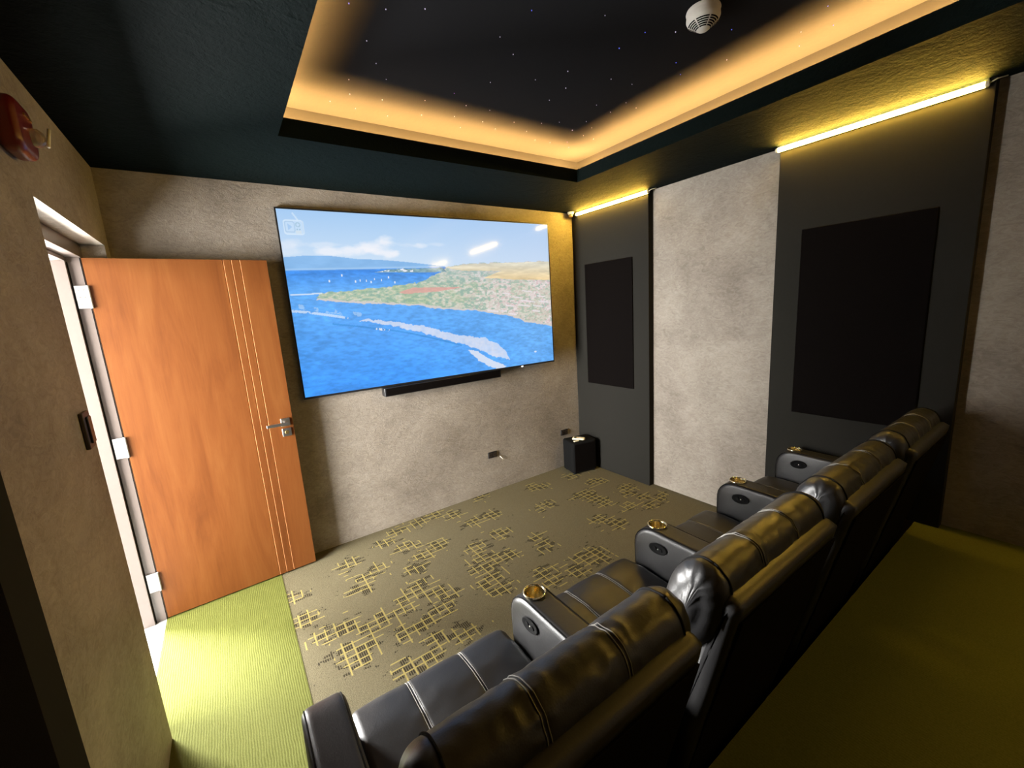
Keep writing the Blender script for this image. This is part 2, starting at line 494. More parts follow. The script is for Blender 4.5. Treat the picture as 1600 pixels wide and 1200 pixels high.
# the open door leaf, hinged on the far jamb
def door():
    ang = math.radians(2.6)
    root_loc = (-0.518, 2.948, 0)
    Wd, Td = 0.802, 0.04
    g = 0.0032
    pts = [(0, 0)]
    for u in (0.580, 0.620, 0.662):
        pts += [(u-g, 0), (u-g*0.4, 0.004), (u+g*0.4, 0.004), (u+g, 0)]
    pts += [(Wd, 0), (Wd, Td), (0, Td)]
    bm = bmesh.new(); prism(bm, pts, 'z', FL+0.012, 0.380)
    leaf = obj('door_1', bm, ['door', 'groove_glint'])
    for p in leaf.data.polygons:
        c = p.center
        if 0.0005 < c.y < 0.0045 and c.z < 0.3 and p.normal.y < -0.1: p.material_index = 1
    leaf.location = root_loc; leaf.rotation_euler = (0, 0, ang); struct(leaf)
    # lever handle
    hz = -0.628; hu = 0.758
    bm = bmesh.new(); bx(bm, hu-0.026, hu+0.026, -0.009, 0, hz-0.026, hz+0.026)
    h = obj('handle', bm, 'steel', leaf, bevel=0.002); h['label'] = 'brushed steel lever handle'
    bm = bmesh.new()
    tube(bm, [(hu, -0.008, hz), (hu, -0.05, hz)], 0.009, 12)
    bx(bm, hu-0.112, hu+0.010, -0.062, -0.046, hz-0.009, hz+0.009)
    obj('lever', bm, 'steel', h, bevel=0.002)
    bm = bmesh.new(); bx(bm, hu-0.026, hu+0.026, -0.009, 0, hz-0.092, hz-0.040)
    lk = obj('lock_plate', bm, 'steel', leaf, bevel=0.002)
    bm = bmesh.new(); lathe(bm, [(0, 0.006), (0.011, 0.006), (0.013, 0.0)], n=20,
                            mat=Matrix.Translation((hu, -0.009, hz-0.066)) @ Matrix.Rotation(math.pi/2, 4, 'X'))
    bx(bm, hu-0.0015, hu+0.0015, -0.0158, -0.0145, hz-0.073, hz-0.060)
    obj('key_cylinder', bm, 'brass', lk)
    for z in (0.19, -0.60, -1.40):
        bm = bmesh.new()
        bx(bm, -0.050, -0.004, -0.0035, 0.0005, z-0.055, z+0.055)
        tube(bm, [(-0.001, -0.006, z-0.056), (-0.001, -0.006, z+0.056)], 0.0065, 12)
        for dz in (-0.035, 0.0, 0.035):
            for dx in (-0.036, -0.018):
                lathe(bm, [(0, 0.0008), (0.0035, 0.0008), (0.004, 0)], n=10,
                      mat=Matrix.Translation((dx, -0.0035, z+dz)) @ Matrix.Rotation(math.pi/2, 4, 'X'), mi=1)
        obj('hinge', bm, ['white_steel', 'steel'], leaf)
door()

# ------------------------------------------------------------------ acoustic panels
def acoustic(name, label, side, y0, y1, zb, inner, group):
    """frame board up to the soffit with a black fabric pad set on it"""
    f, wl = (PX, XR-0.0015) if side > 0 else (XL+0.06, XL+0.0015)
    root = empty(name, (wl, (y0+y1)/2, zb))
    def loc(o):
        o.parent = root; o.location = (-wl, -(y0+y1)/2, -zb)
    b = obj('backing_board', box(min(f, wl), max(f, wl), y0, y1, zb, CZ), 'panel_frame', bevel=0.002); loc(b)
    iy0, iy1, iz0, iz1 = inner
    ff = f - side*0.012
    p = obj('fabric_pad', box(min(f, ff), max(f, ff), iy0, iy1, iz0, iz1), 'black_fabric', bevel=0.003); loc(p)
    p['label'] = 'black fabric pad'
    return tag(root, label, 'acoustic panel', group)
G = 'acoustic panels along the walls'
acoustic('acoustic_panel', 'narrower charcoal acoustic panel with black pad in the far corner behind the subwoofer', 1, 2.225, YF, FL, (2.385, 2.945, -0.78, 0.36), G)
acoustic('acoustic_panel', 'wide charcoal acoustic panel with large black pad beside the last recliner', 1, 0.412, 1.272, RZ, (0.548, 1.127, -0.77, 0.347), G)
acoustic('acoustic_panel', 'charcoal acoustic panel at the back of the right wall, behind the camera', 1, -1.35, -0.50, RZ, (-1.2, -0.65, -0.77, 0.347), G)
acoustic('acoustic_panel', 'almost black acoustic panel on the left wall at the lower left corner', -1, 0.20, 1.125, FL, (0.33, 0.985, -1.40, 0.347), G)

# light bars along the panel tops
def light_bar(label, y0, y1, tail=1):
    root = empty('light_bar', (PX, (y0+y1)/2, CZ-0.03))
    yc = (y0+y1)/2
    def loc(o): o.parent = root; o.location = (-PX, -yc, -(CZ-0.03)); return o
    x = PX-0.016; z = CZ-0.024
    bm = bmesh.new(); bx(bm, PX-0.010, PX-0.0015, y0, y1, z-0.012, CZ); loc(obj('channel', bm, 'steel'))
    bm = bmesh.new(); tube(bm, [(x, y0+0.008, z), (x, y1-0.008, z)], 0.0115, 16); loc(obj('diffuser', bm, 'strip_glow', smooth='auto'))
    for ya, yb in ((y0-0.004, y0+0.008), (y1-0.008, y1+0.004)):
        bm = bmesh.new(); tube(bm, [(x, ya, z), (x, yb, z)], 0.0125, 16); loc(obj('end_cap', bm, 'cream_plastic', smooth='auto'))
    bm = bmesh.new(); tube(bm, [(x, y0-0.002, z), (x+0.002, y0-0.026, z+0.010), (PX+0.02, y0-0.050, z+0.018)], 0.003, 8)
    loc(obj('lead', bm, 'cream_plastic', smooth=True))
    return tag(root, label, 'light', 'yellow light bars under the soffit')
light_bar('short glowing yellow light bar in the far corner above the narrower acoustic panel', 2.215, 3.03)
light_bar('long glowing yellow light bar above the wide acoustic panel', 0.435, 1.285)
light_bar('yellow light bar behind the camera, mirrored as the smaller streak in the screen', -1.33, -0.52)

# ball fitting in the corner at the end of the short bar
r = empty('ball_camera', (2.875, 3.06, CZ))
bm = bmesh.new(); lathe(bm, [(0, -0.022), (0.024, -0.022), (0.030, -0.012), (0.031, 0)], n=24); obj('mount', bm, 'cream_plastic', r, smooth='auto')
bm = bmesh.new(); lathe(bm, [(0.020*math.sin(t), -0.032-0.020*math.cos(t)) for t in [math.pi*k/12 for k in range(13)]], n=24)
o = obj('ball', bm, 'brass', r, smooth=True)
tag(r, 'small cream ball-shaped fitting under the soffit in the far right corner', 'fitting')

# ------------------------------------------------------------------ ceiling tray lights and stars
def cove(name, label, a, b):
    bm = bmesh.new()
    d = Vector(b)-Vector(a)
    s = Vector((-d.y, d.x, 0)).normalized()*0.028
    prism(bm, [(a[0]-s.x, a[1]-s.y), (b[0]-s.x, b[1]-s.y), (b[0]+s.x, b[1]+s.y), (a[0]+s.x, a[1]+s.y)], 'z', TR+0.001, TR+0.032)
    o = obj(name, bm, 'cove_glow'); tag(o, label, 'light', 'warm LED strips on the tray ledge'); return o
e = 0.092
cove('led_strip', 'warm LED strip hidden on the ledge along the far side of the ceiling tray', (TX0-e, TY1+e), (TX1+e, TY1+e))
cove('led_strip', 'warm LED strip hidden on the ledge along the right side of the ceiling tray', (TX1+e, TY0-e), (TX1+e, TY1+e))
cove('led_strip', 'warm LED strip hidden on the ledge along the left side of the ceiling tray', (TX0-e, TY0-e), (TX0-e, TY1+e))
cove('led_strip', 'warm LED strip hidden on the ledge at the near end of the ceiling tray', (TX0-e, TY0-e), (TX1+e, TY0-e))

stars = [(0.547,1.679,1),(0.669,1.645,0),(0.792,1.575,0),(1.144,1.39,1),(0.659,1.855,0),(1.123,1.577,0),(0.738,1.99,0),(0.666,2.174,0),(0.817,2.094,0),(0.702,2.304,0),(0.86,2.289,0),(1.057,2.197,0),(1.16,2.063,2),(1.277,2.15,0),(1.271,1.89,0),(1.457,1.768,0),(1.551,1.635,0),(1.649,1.758,0),(1.654,1.896,0),(1.422,2.139,0),(1.796,2.141,0),(1.888,2.081,0),(2.045,2.131,0),(2.148,2.295,2),(2.225,2.364,2),(1.783,2.276,0),(1.581,2.33,0),(1.105,2.357,0),(1.279,2.292,0),(1.377,2.407,0),(1.634,2.203,0),(1.46,2.28,0),(1.24,1.649,0),
 (2.174,0.794,1),(1.966,1.067,1),(1.646,1.262,1),(1.633,1.39,1),(1.971,1.335,1),(2.087,1.388,1),(1.552,1.636,0),(1.798,1.585,0),(1.937,1.568,0),(1.648,1.757,0),(2.176,1.201,0),(1.935,1.816,0),(2.07,1.719,0),(2.176,1.734,0),(2.078,1.842,0),(2.035,1.998,0),(2.135,2.05,0),(2.045,2.135,0),(2.173,2.164,0),(2.28,2.176,0),(2.343,0.831,2),(2.265,0.923,0),(2.378,0.973,2),(1.415,1.272,0),(1.761,1.196,0),
 (0.764,2.44,0),(0.941,2.45,0),(0.632,2.42,0),(1.918,2.361,0),(2.041,2.352,0)]
smesh = {}
for i, (x, y, k) in enumerate(stars):
    key = ('star_white', 'star_blue', 'star_violet')[k]
    if key not in smesh:
        bm = bmesh.new(); lathe(bm, [(0, -0.003), (0.0012, -0.0026), (0.0018, 0.0)], n=10)
        o = obj('star_point', bm, key); smesh[key] = o.data
    else:
        o = bpy.data.objects.new('star_point', smesh[key]); C.objects.link(o)
    o.location = (x*ZU/1.1, y*ZU/1.1, ZU)
    s = random.uniform(0.75, 1.25) * (1.25 if k == 1 else 1.0); o.scale = (s, s, 1)
    cn = ('white', 'blue', 'violet')[k]
    tag(o, 'tiny %s fibre-optic star point in the black tray ceiling' % cn, 'star light', 'tiny %s star points in the tray ceiling' % cn)

# smoke detector hanging from the tray ceiling
r = empty('smoke_detector', (1.675, 1.02, ZU)); r.scale = (1.18, 1.18, 1.05)
bm = bmesh.new(); lathe(bm, [(0, 0), (0.050, 0), (0.052, -0.006), (0.050, -0.014)], n=40); obj('base_ring', bm, 'white_plastic', r, smooth='auto')
bm = bmesh.new(); lathe(bm, [(0.050, -0.013), (0.051, -0.03), (0.046, -0.042), (0.016, -0.066), (0.010, -0.069), (0, -0.070)], n=40); obj('cover', bm, 'white_plastic', r, smooth='auto')
bm = bmesh.new()
for k in range(5):
    t0 = 0.08+0.17*k; t1 = t0+0.105
    ra, za = 0.046+(0.016-0.046)*t0, -0.042+(-0.066+0.042)*t0
    rb, zb = 0.046+(0.016-0.046)*t1, -0.042+(-0.066+0.042)*t1
    for q in range(6):
        th0, th1 = q*math.pi/3+0.06, (q+1)*math.pi/3-0.06
        N = 8
        for s in range(N):
            a0, a1 = th0+(th1-th0)*s/N, th0+(th1-th0)*(s+1)/N
            n_ = 0.0006
            f = [(ra+n_, a0, za-n_), (ra+n_, a1, za-n_), (rb+n_, a1, zb-n_), (rb+n_, a0, zb-n_)]
            bm.faces.new([bm.verts.new((p*math.cos(a), p*math.sin(a), z)) for p, a, z in f])
obj('vent_slots', bm, 'dark_slot', r)
tag(r, 'round white smoke detector with curved vent slots hanging from the tray ceiling', 'smoke detector')

# ------------------------------------------------------------------ the picture on the screen
def value_noise(x, y, seed=0):
    xi, yi = np.floor(x).astype(int), np.floor(y).astype(int)
    xf, yf = x-xi, y-yi
    def h(a, b):
        v = (a*374761393 + b*668265263 + seed*1442695041) & 0xffffffff
        v = ((v ^ (v >> 13))*1274126177) & 0xffffffff
        return ((v ^ (v >> 16)) & 0xffff)/65535.0
    u, v = xf*xf*(3-2*xf), yf*yf*(3-2*yf)
    return (h(xi, yi)*(1-u)+h(xi+1, yi)*u)*(1-v)+(h(xi, yi+1)*(1-u)+h(xi+1, yi+1)*u)*v
def fbm(x, y, o=4, seed=0):
    s, a, t = 0, 0.5, 0
    for k in range(o):
        s = s+a*value_noise(x*2**k, y*2**k, seed+k*17); t += a; a *= 0.55
    return s/t
def inside(U, V, poly):
    r = np.zeros(U.shape, bool); n = len(poly)
    for i in range(n):
        x1, y1 = poly[i]; x2, y2 = poly[(i+1) % n]
        if y1 == y2: continue
        c = ((y1 > V) != (y2 > V)) & (U < (x2-x1)*(V-y1)/(y2-y1)+x1)
        r ^= c
    return r
def dist_line(U, V, pts, asp=1.76):
    d = np.full(U.shape, 9.0)
    for (x1, y1), (x2, y2) in zip(pts, pts[1:]):
        ax, ay, bx_, by = x1*asp, y1, x2*asp, y2
        px, py = U*asp-ax, V-ay; dx, dy = bx_-ax, by-ay
        t = np.clip((px*dx+py*dy)/(dx*dx+dy*dy), 0, 1)
        d = np.minimum(d, np.hypot(px-t*dx, py-t*dy))
    return d
def picture(U, V):
    A = 1.76
    c3 = lambda r, g, b: np.array([r, g, b], float)
    img = np.zeros(U.shape+(3,))
    def lay(mask, col):
        mk = np.clip(mask, 0, 1)[..., None]; return img*(1-mk)+np.asarray(col)*mk
    # sky
    s = np.clip((V-0.70)/0.30, 0, 1)[..., None]
    img = c3(205, 226, 246)*(1-s)+c3(160, 200, 242)*s
    right = np.clip((U-0.35)/0.65, 0, 1)[..., None]
    img = img*(1-0.45*right)+c3(190, 207, 238)*0.45*right
    # clouds
    cn = fbm(U*A*9, V*16, 5, 3)
    for cx, cy, rx, ry, k in [(0.30,0.815,0.085,0.055,1.0),(0.20,0.79,0.12,0.025,0.9),(0.32,0.79,0.08,0.025,0.9),(0.38,0.835,0.05,0.02,0.7),(0.43,0.833,0.03,0.015,0.5),(0.03,0.83,0.05,0.025,0.55),(0.10,0.825,0.07,0.015,0.45),(0.02,0.79,0.05,0.02,0.4),(0.5,0.84,0.04,0.012,0.35)]:
        d = ((U-cx)/rx)**2+((V-cy)/ry)**2
        img = lay(k*0.85*np.clip((1.1-d)*0.8+(cn-0.5)*2.6, 0, 1), c3(243, 244, 250))
    # sea
    hor = 0.692+0.012*np.clip(U/0.5, 0, 1)
    sea = V < hor
    t = np.clip(V/0.69, 0, 1)[..., None]
    seac = c3(48, 142, 248)*(1-t)+c3(98, 172, 246)*t
    rr = np.clip((U-0.3)/0.6, 0, 1)[..., None]
    seac = seac*(1-rr*0.5)+c3(128, 190, 246)*rr*0.5
    far = np.clip((V-0.57)/0.12, 0, 1)[..., None]
    seac = seac*(1-far)+c3(48, 128, 226)*far
    rip = 0.75*fbm(U*A*30+V*12, V*90, 4, 9)-0.375
    big = fbm(U*A*5, V*11, 3, 21)-0.5
    seac = seac*(1+0.42*rip[..., None]+0.16*big[..., None])
    img = np.where(sea[..., None], seac, img)
    # distant island
    isle = [(0,0.757),(0.051,0.765),(0.13,0.767),(0.213,0.75),(0.29,0.746),(0.372,0.735),(0.451,0.721),(0.521,0.709),(0.52,0.702),(0.287,0.695),(0,0.69)]
    img = lay(inside(U, V, isle)*0.9, c3(120, 176, 232)+(fbm(U*20, V*30, 3, 5)[..., None]-0.5)*22)
    img = lay(np.exp(-((V-hor)/0.006)**2)*(U < 0.5)*0.5, c3(190, 220, 248))
    # coast
    land = [(0.073,0.539),(0.092,0.57),(0.163,0.57),(0.214,0.579),(0.28,0.586),(0.349,0.601),(0.415,0.61),(0.446,0.627),(0.471,0.651),(0.503,0.668),(0.503,0.681),(0.537,0.709),(0.629,0.724),(0.765,0.732),(1.01,0.744),(1.01,0.268),(0.93,0.300),(0.86,0.322),(0.83,0.352),(0.752,0.388),(0.625,0.429),(0.492,0.455),(0.408,0.479),(0.274,0.503),(0.166,0.52)]
    wob = (fbm(U*60, V*60, 2, 31)-0.5)*0.016
    L = inside(U, V+wob, land)
    shore = inside(U, V+wob+0.012, land) | L
    img = lay((shore & ~L & (V < 0.6))*0.9, c3(222, 205, 190))
    n1 = fbm(U*A*44, V*92, 3, 41); n2 = fbm(U*A*80, V*170, 2, 43); n3 = fbm(U*A*8, V*12, 3, 47)
    town = np.clip((U-0.42)/0.42, 0, 1)
    lc = np.zeros(U.shape+(3,))
    lc[:] = c3(198, 202, 172)
    lc = lc*(1-town[..., None])+c3(224, 208, 204)*town[..., None]
    def lm(mask, col):
        nonlocal lc
        k = np.clip(mask, 0, 1)[..., None]; lc = lc*(1-k)+np.asarray(col)*k
    lm((n2 > 0.56)*(0.45+0.4*town), c3(240, 232, 228))
    lm((n1 > 0.52-0.1*(1-town)+0.04*town)*(0.85-0.25*town), c3(150, 184, 156))
    lm((n1 > 0.62)*0.8*(1-0.4*town), c3(112, 158, 146))
    lm((fbm(U*A*70+9, V*100, 2, 61) > 0.63)*0.7*town, c3(214, 172, 174))
    lm((n3 > 0.6)*0.25, c3(150, 180, 120))
    soft = c3(180, 192, 168)*(1-town[..., None])+c3(214, 204, 198)*town[..., None]
    lc = lc*0.74+soft*0.26
    haze = np.clip((V-0.58)/0.13, 0, 1)[..., None]
    lc = lc*(1-0.35*haze)+c3(170, 190, 215)*0.35*haze
    img = np.where(L[..., None], lc, img)
    gold = [(0.52,0.702),(0.629,0.722),(1.01,0.742),(1.01,0.605),(0.829,0.614),(0.678,0.632),(0.763,0.677),(0.585,0.68)]
    gn = fbm(U*A*10, V*60, 4, 71)
    gm = inside(U, V+wob*0.4, gold)
    gt = np.clip((V-0.61)/0.11, 0, 1)[..., None]
    gc = c3(236, 206, 150)*(1-gt)+c3(220, 214, 192)*gt
    img = np.where(gm[..., None], gc*(0.86+0.28*gn[..., None]), img)
    img = lay(inside(U, V+wob*0.4, [(0.34,0.554),(0.391,0.581),(0.498,0.578),(0.588,0.573),(0.481,0.551),(0.36,0.544)])*0.8, c3(226, 158, 148))
    spit = [(0.265,0.675),(0.313,0.691),(0.398,0.695),(0.512,0.699),(0.527,0.674),(0.426,0.671)]
    sm = inside(U, V+wob*0.3, spit)
    img = np.where(sm[..., None], c3(120, 158, 170)+(n1[..., None]-0.5)*90, img)
    img = lay((sm & (n2 > 0.55) & (U < 0.40) & (V > 0.676))*1.0, c3(238, 240, 248))
    # pale roofs along the shore
    for x, y, w_, h_ in [(0.71,0.405,0.05,0.012),(0.76,0.40,0.03,0.010),(0.80,0.375,0.035,0.012),(0.86,0.43,0.06,0.010),(0.93,0.42,0.05,0.010),(0.88,0.46,0.07,0.009),(0.96,0.45,0.05,0.010),(0.79,0.435,0.04,0.008),(0.92,0.385,0.04,0.010),(0.83,0.49,0.05,0.008),(0.95,0.49,0.04,0.008),(0.78,0.52,0.04,0.007),(0.88,0.53,0.05,0.008)]:
        img = lay(((np.abs(U-x) < w_/2) & (np.abs(V-y+(U-x)*0.25) < h_/2))*0.8, c3(236, 226, 232))
    # surf
    fo = fbm(U*A*40, V*40, 4, 81)
    wob2 = (fo-0.5)*0.05
    surf = [(0.192,0.404),(0.228,0.408),(0.336,0.374),(0.446,0.329),(0.532,0.272),(0.661,0.228),(0.716,0.178),(0.757,0.115),(0.775,0.047),(0.694,0.099),(0.596,0.182),(0.505,0.236),(0.435,0.285),(0.334,0.341),(0.24,0.384)]
    img = lay(inside(U, V+wob2*0.6, surf)*(0.80+0.3*(fo-0.5)), c3(226, 226, 240))
    surf2 = [(0.586,0.156),(0.63,0.136),(0.674,0.084),(0.758,0.001),(0.718,-0.004),(0.672,0.027),(0.628,0.078)]
    img = lay(inside(U, V+wob2*0.5, surf2)*0.88, c3(228, 230, 242))
    w1 = [(0.114,0.389),(0.199,0.363),(0.251,0.344),(0.291,0.331),(0.361,0.302),(0.481,0.237),(0.56,0.19)]
    img = lay((dist_line(U, V-0.004, w1) < 0.005)*0.45, c3(28, 116, 190))
    img = lay(((dist_line(U, V, [(0.251,0.346),(0.291,0.333)]) < 0.007) & (fo > 0.45))*0.9, c3(235, 240, 248))
    img = lay(((dist_line(U, V, [(0.001,0.477),(0.044,0.466),(0.1,0.446),(0.159,0.423)]) < 0.007) & (fo > 0.44))*0.75, c3(220, 230, 246))
    img = lay(((dist_line(U, V, [(0.02,0.50),(0.08,0.475),(0.2,0.437)]) < 0.012) & (fo > 0.56))*0.5, c3(200, 220, 244))
    img = lay((dist_line(U, V, [(0.005,0.562),(0.046,0.562),(0.092,0.566)]) < 0.004)*0.8, c3(228, 236, 246))
    for bxx, byy in [(0.20,0.625),(0.215,0.63),(0.235,0.628),(0.25,0.62),(0.262,0.636),(0.285,0.63),(0.31,0.645),(0.16,0.66),(0.12,0.63),(0.33,0.615)]:
        img = lay(((np.abs(U-bxx) < 0.002) & (np.abs(V-byy) < 0.006))*0.9, c3(240, 245, 250))
    img = lay((np.hypot((U-0.905)*A, (V-0.085)*1.8) < 0.012)*0.8, c3(235, 240, 250))
    # channel mark in the upper left corner: little television with play sign, dial and aerial
    def rbox(x0, x1, y0, y1, r):
        qx = np.abs(U-(x0+x1)/2)*A-((x1-x0)/2*A-r); qy = np.abs(V-(y0+y1)/2)-((y1-y0)/2-r)
        return np.hypot(np.maximum(qx, 0), np.maximum(qy, 0))+np.minimum(np.maximum(qx, qy), 0)-r
    Wt = c3(222, 238, 252)
    o_ = rbox(0.013, 0.070, 0.872, 0.948, 0.016)
    img = lay((o_ < 0)*0.42, Wt)
    img = lay(((o_ < 0) & (o_ > -0.006))*0.5, Wt)
    s_ = rbox(0.0175, 0.0435, 0.886, 0.938, 0.010)
    img = lay((np.abs(s_) < 0.0028)*0.55, c3(150, 186, 220))
    img = lay(inside(U, V, [(0.0245, 0.930), (0.0245, 0.894), (0.0375, 0.912)])*0.7, c3(150, 192, 236))
    dl = np.hypot((U-0.053)*A, V-0.924)
    img = lay((np.abs(dl-0.010) < 0.0026)*0.6, c3(140, 180, 200))
    for xx in (0.0495, 0.0565):
        img = lay((np.hypot((U-xx)*A, V-0.901) < 0.004)*0.7, c3(140, 180, 205))
    img = lay(((np.abs(U-0.053) < 0.008) & (np.abs(V-0.886) < 0.008))*0.4, c3(225, 228, 222))
    img = lay(((rbox(0.066, 0.0685, 0.880, 0.942, 0.002) < 0))*0.4, c3(170, 195, 215))
    img = lay((dist_line(U, V, [(0.043, 0.981), (0.054, 0.950)]) < 0.0042)*0.6, Wt)
    img = img*0.90+np.array([236, 242, 255.0])*0.10  # pale screen haze mixed into the colours of the whole picture
    return np.clip(img/255.0, 0, 1)

def television():
    X0, X1, Z0, Z1, Y = 0.382, 2.529, -0.522, 0.718, 3.056
    root = empty('television', ((X0+X1)/2, YF, Z0))
    def loc(o): o.parent = root; o.location = (-(X0+X1)/2, -YF, -Z0); return o
    bm = bmesh.new(); bx(bm, X0, X1, Y+0.002, Y+0.020, Z0, Z1); bx(bm, X0+0.8, X1-0.8, Y+0.020, YF-0.025, Z0+0.2, Z1-0.3)
    loc(obj('casing', bm, 'black_plastic', bevel=0.002))
    bz = 0.009; bb = 0.014
    bm = bmesh.new()
    bx(bm, X0, X0+bz, Y-0.002, Y+0.004, Z0, Z1); bx(bm, X1-bz, X1, Y-0.002, Y+0.004, Z0, Z1)
    bx(bm, X0+bz, X1-bz, Y-0.002, Y+0.004, Z1-bz, Z1); bx(bm, X0+bz, X1-bz, Y-0.002, Y+0.004, Z0, Z0+bb)
    loc(obj('bezel', bm, 'black_plastic'))
    nx, ny = 700, 400
    U, V = np.meshgrid(np.linspace(0, 1, nx+1), np.linspace(0, 1, ny+1), indexing='ij')
    img = picture(U, V)
    lin = np.where(img <= 0.04045, img/12.92, ((img+0.055)/1.055)**2.4)
    col = np.concatenate([lin, np.ones(U.shape+(1,))], -1).reshape(-1).astype(np.float32)
    P = np.stack([X0+bz+U*(X1-X0-2*bz), np.full_like(U, Y), Z0+bb+V*(Z1-Z0-bz-bb)], -1).reshape(-1, 3)
    idx = np.arange((nx+1)*(ny+1)).reshape(nx+1, ny+1)
    Q = np.stack([idx[:-1,:-1], idx[1:,:-1], idx[1:,1:], idx[:-1,1:]], -1).reshape(-1, 4)
    me = bpy.data.meshes.new('screen'); me.from_pydata(P.tolist(), [], Q.tolist())
    a = me.attributes.new('picture', 'FLOAT_COLOR', 'POINT'); a.data.foreach_set('color', col)
    t = NT('screen_picture')
    at = t.n('ShaderNodeAttribute', attribute_name='picture').outputs['Color']
    t.set(base=(0.004, 0.004, 0.005, 1), rough=0.09, spec=0.16, ecol=at, estr=1.0)
    me.materials.append(t.m)
    s = bpy.data.objects.new('screen', me); C.objects.link(s); loc(s)
    s['label'] = 'glossy lit screen showing an aerial view of a blue bay, town and surf'
    bm = bmesh.new(); bx(bm, 2.155, 2.172, Y-0.003, Y+0.002, Z0-0.004, Z0+0.006); loc(obj('status_lamp', bm, 'led_white'))
    root.rotation_euler = (0, 0, math.radians(-2.65)); root.location.y -= 0.0205
    tag(root, 'very large flat television with blue coastal picture on the far wall', 'television')
television()

# soundbar under the television
root = empty('soundbar', (1.43, YF, -0.59))
bm = bmesh.new(); bx(bm, 0.912-1.43, 1.945-1.43, -0.085, -0.012, 0.0, 0.066); obj('casing', bm, 'black_plastic', root, bevel=0.006)
bm = bmesh.new(); bx(bm, 0.925-1.43, 1.932-1.43, -0.0875, -0.085, 0.006, 0.060); obj('grille', bm, 'black_fabric', root)
for dx in (-0.3, 0.3):
    bm = bmesh.new(); bx(bm, dx-0.03, dx+0.03, -0.012, 0.0, 0.01, 0.05); obj('wall_bracket', bm, 'black_matte', root)
tag(root, 'long slim black soundbar mounted under the television', 'soundbar')

# ------------------------------------------------------------------ sockets, switch, alarm
def socket(label, x, z, w_=0.092, h_=0.056):
    r = empty('wall_socket', (x, YF, z))
    bm = bmesh.new(); bx(bm, -w_/2, w_/2, -0.010, 0, -h_/2, h_/2); obj('plate', bm, 'black_plastic', r, bevel=0.003)
    for dx in (-0.022, 0.022):
        bm = bmesh.new(); bx(bm, dx-0.016, dx+0.016, -0.0125, -0.010, -0.018, 0.018)
        for sx in (-0.006, 0.006): bx(bm, dx+sx-0.0012, dx+sx+0.0012, -0.0130, -0.0125, -0.004, 0.008, 1)
        obj('outlet', bm, ['dark_brown_plastic', 'dark_slot'], r)
    return tag(r, label, 'socket', 'black wall sockets under the screen')
socket('black wall socket low on the far wall, clear of the subwoofer', 1.842, -1.302)
socket('black wall socket on the far wall close beside the subwoofer', 2.715, -1.288)
bm = bmesh.new(); tube(bm, [(1.925, YF+0.002, -1.337), (1.932, YF-0.012, -1.352), (1.950, YF-0.015, -1.374)], 0.004, 8)
tag(obj('cable_stub', bm, 'white_plastic', smooth=True), 'tiny white cable stub poking from the far wall below the clear socket', 'cable')

r = empty('light_switch', (XL, 1.925, -0.31))
bm = bmesh.new(); bx(bm, 0, 0.012, -0.036, 0.036, -0.062, 0.062); obj('plate', bm, 'dark_brown_plastic', r, bevel=0.003)
bm = bmesh.new(); bx(bm, 0.012, 0.018, -0.016, 0.024, -0.045, 0.045); obj('rocker', bm, 'black_plastic', r, bevel=0.002)
tag(r, 'dark brown switch plate on the left wall beside the doorway', 'light switch')

r = empty('alarm_strobe', (XL, 1.885, 0.605))
pr = roundpoly([(-0.075, -0.075), (0.075, -0.075), (0.075, 0.075), (-0.075, 0.075)], 0.035, 48)
bm, _ = cushion([(a, b) for a, b in pr], 0.0, 0.052, 8, 0.018); obj('body', bm, 'red_plastic', r, smooth=True)
bm = bmesh.new(); lathe(bm, [(0.026, 0), (0.025, 0.016), (0.016, 0.026), (0, 0.030)], n=24,
                        mat=Matrix.Translation((0.050, 0.034, -0.01)) @ Matrix.Rotation(math.pi/2, 4, 'Y'))
ln = obj('lens', bm, 'clear_lens', r, smooth=True); ln['label'] = 'clear strobe lens'
bm = bmesh.new(); tube(bm, [(0.086, 0.062, 0.028), (0.084, 0.018, -0.036)], 0.0045, 10); obj('flash_tube', bm, 'white_plastic', r, smooth=True)
bm = bmesh.new()
for k in range(3): bx(bm, 0.052, 0.056, -0.012+0.022*k, 0.005+0.022*k, 0.036, 0.043)
obj('lettering', bm, 'brass', r)
tag(r, 'dark red wall-mounted alarm strobe high on the left wall', 'alarm')

# ------------------------------------------------------------------ subwoofer and remote
SW = empty('subwoofer', (2.757, 2.929, FL), math.radians(-12))
pr = roundpoly([(-0.14, -0.10), (0.14, -0.10), (0.14, 0.10), (-0.14, 0.10)], [0.03, 0.03, 0.02, 0.02], 64)
def zcushion(pr, z0, z1, er, bow=0.0):
    bm, _ = cushion(pr, z0, z1, 14, er)
    for v in bm.verts:
        x, y, z = v.co
        v.co = (y, z, x)
    return bm
# outline is (x,y) here and the sweep runs upward
o = obj('cabinet', zcushion(pr, 0.012, 0.325, 0.015), 'black_matte', SW, smooth=True)
bm = bmesh.new(); bx(bm, -0.118, 0.118, -0.1035, -0.099, 0.03, 0.305); obj('grille', bm, 'black_fabric', SW, bevel=0.002)
for sx in (-1, 1):
    for sy in (-1, 1):
        bm = bmesh.new(); lathe(bm, [(0, 0), (0.014, 0), (0.016, 0.014), (0, 0.014)], (sx*0.11, sy*0.075, 0), 14); obj('foot', bm, 'black_plastic', SW)
tag(SW, 'black cube subwoofer on the carpet in the far right corner', 'subwoofer')
RM = empty('remote_control', (2.735, 2.915, FL+0.325), math.radians(35))
pr = roundpoly([(-0.028, -0.062), (0.028, -0.062), (0.028, 0.062), (-0.028, 0.062)], [0.02, 0.02, 0.006, 0.006], 48)
obj('body', zcushion(pr, 0.0, 0.018, 0.005), 'cream_plastic', RM, smooth=True)
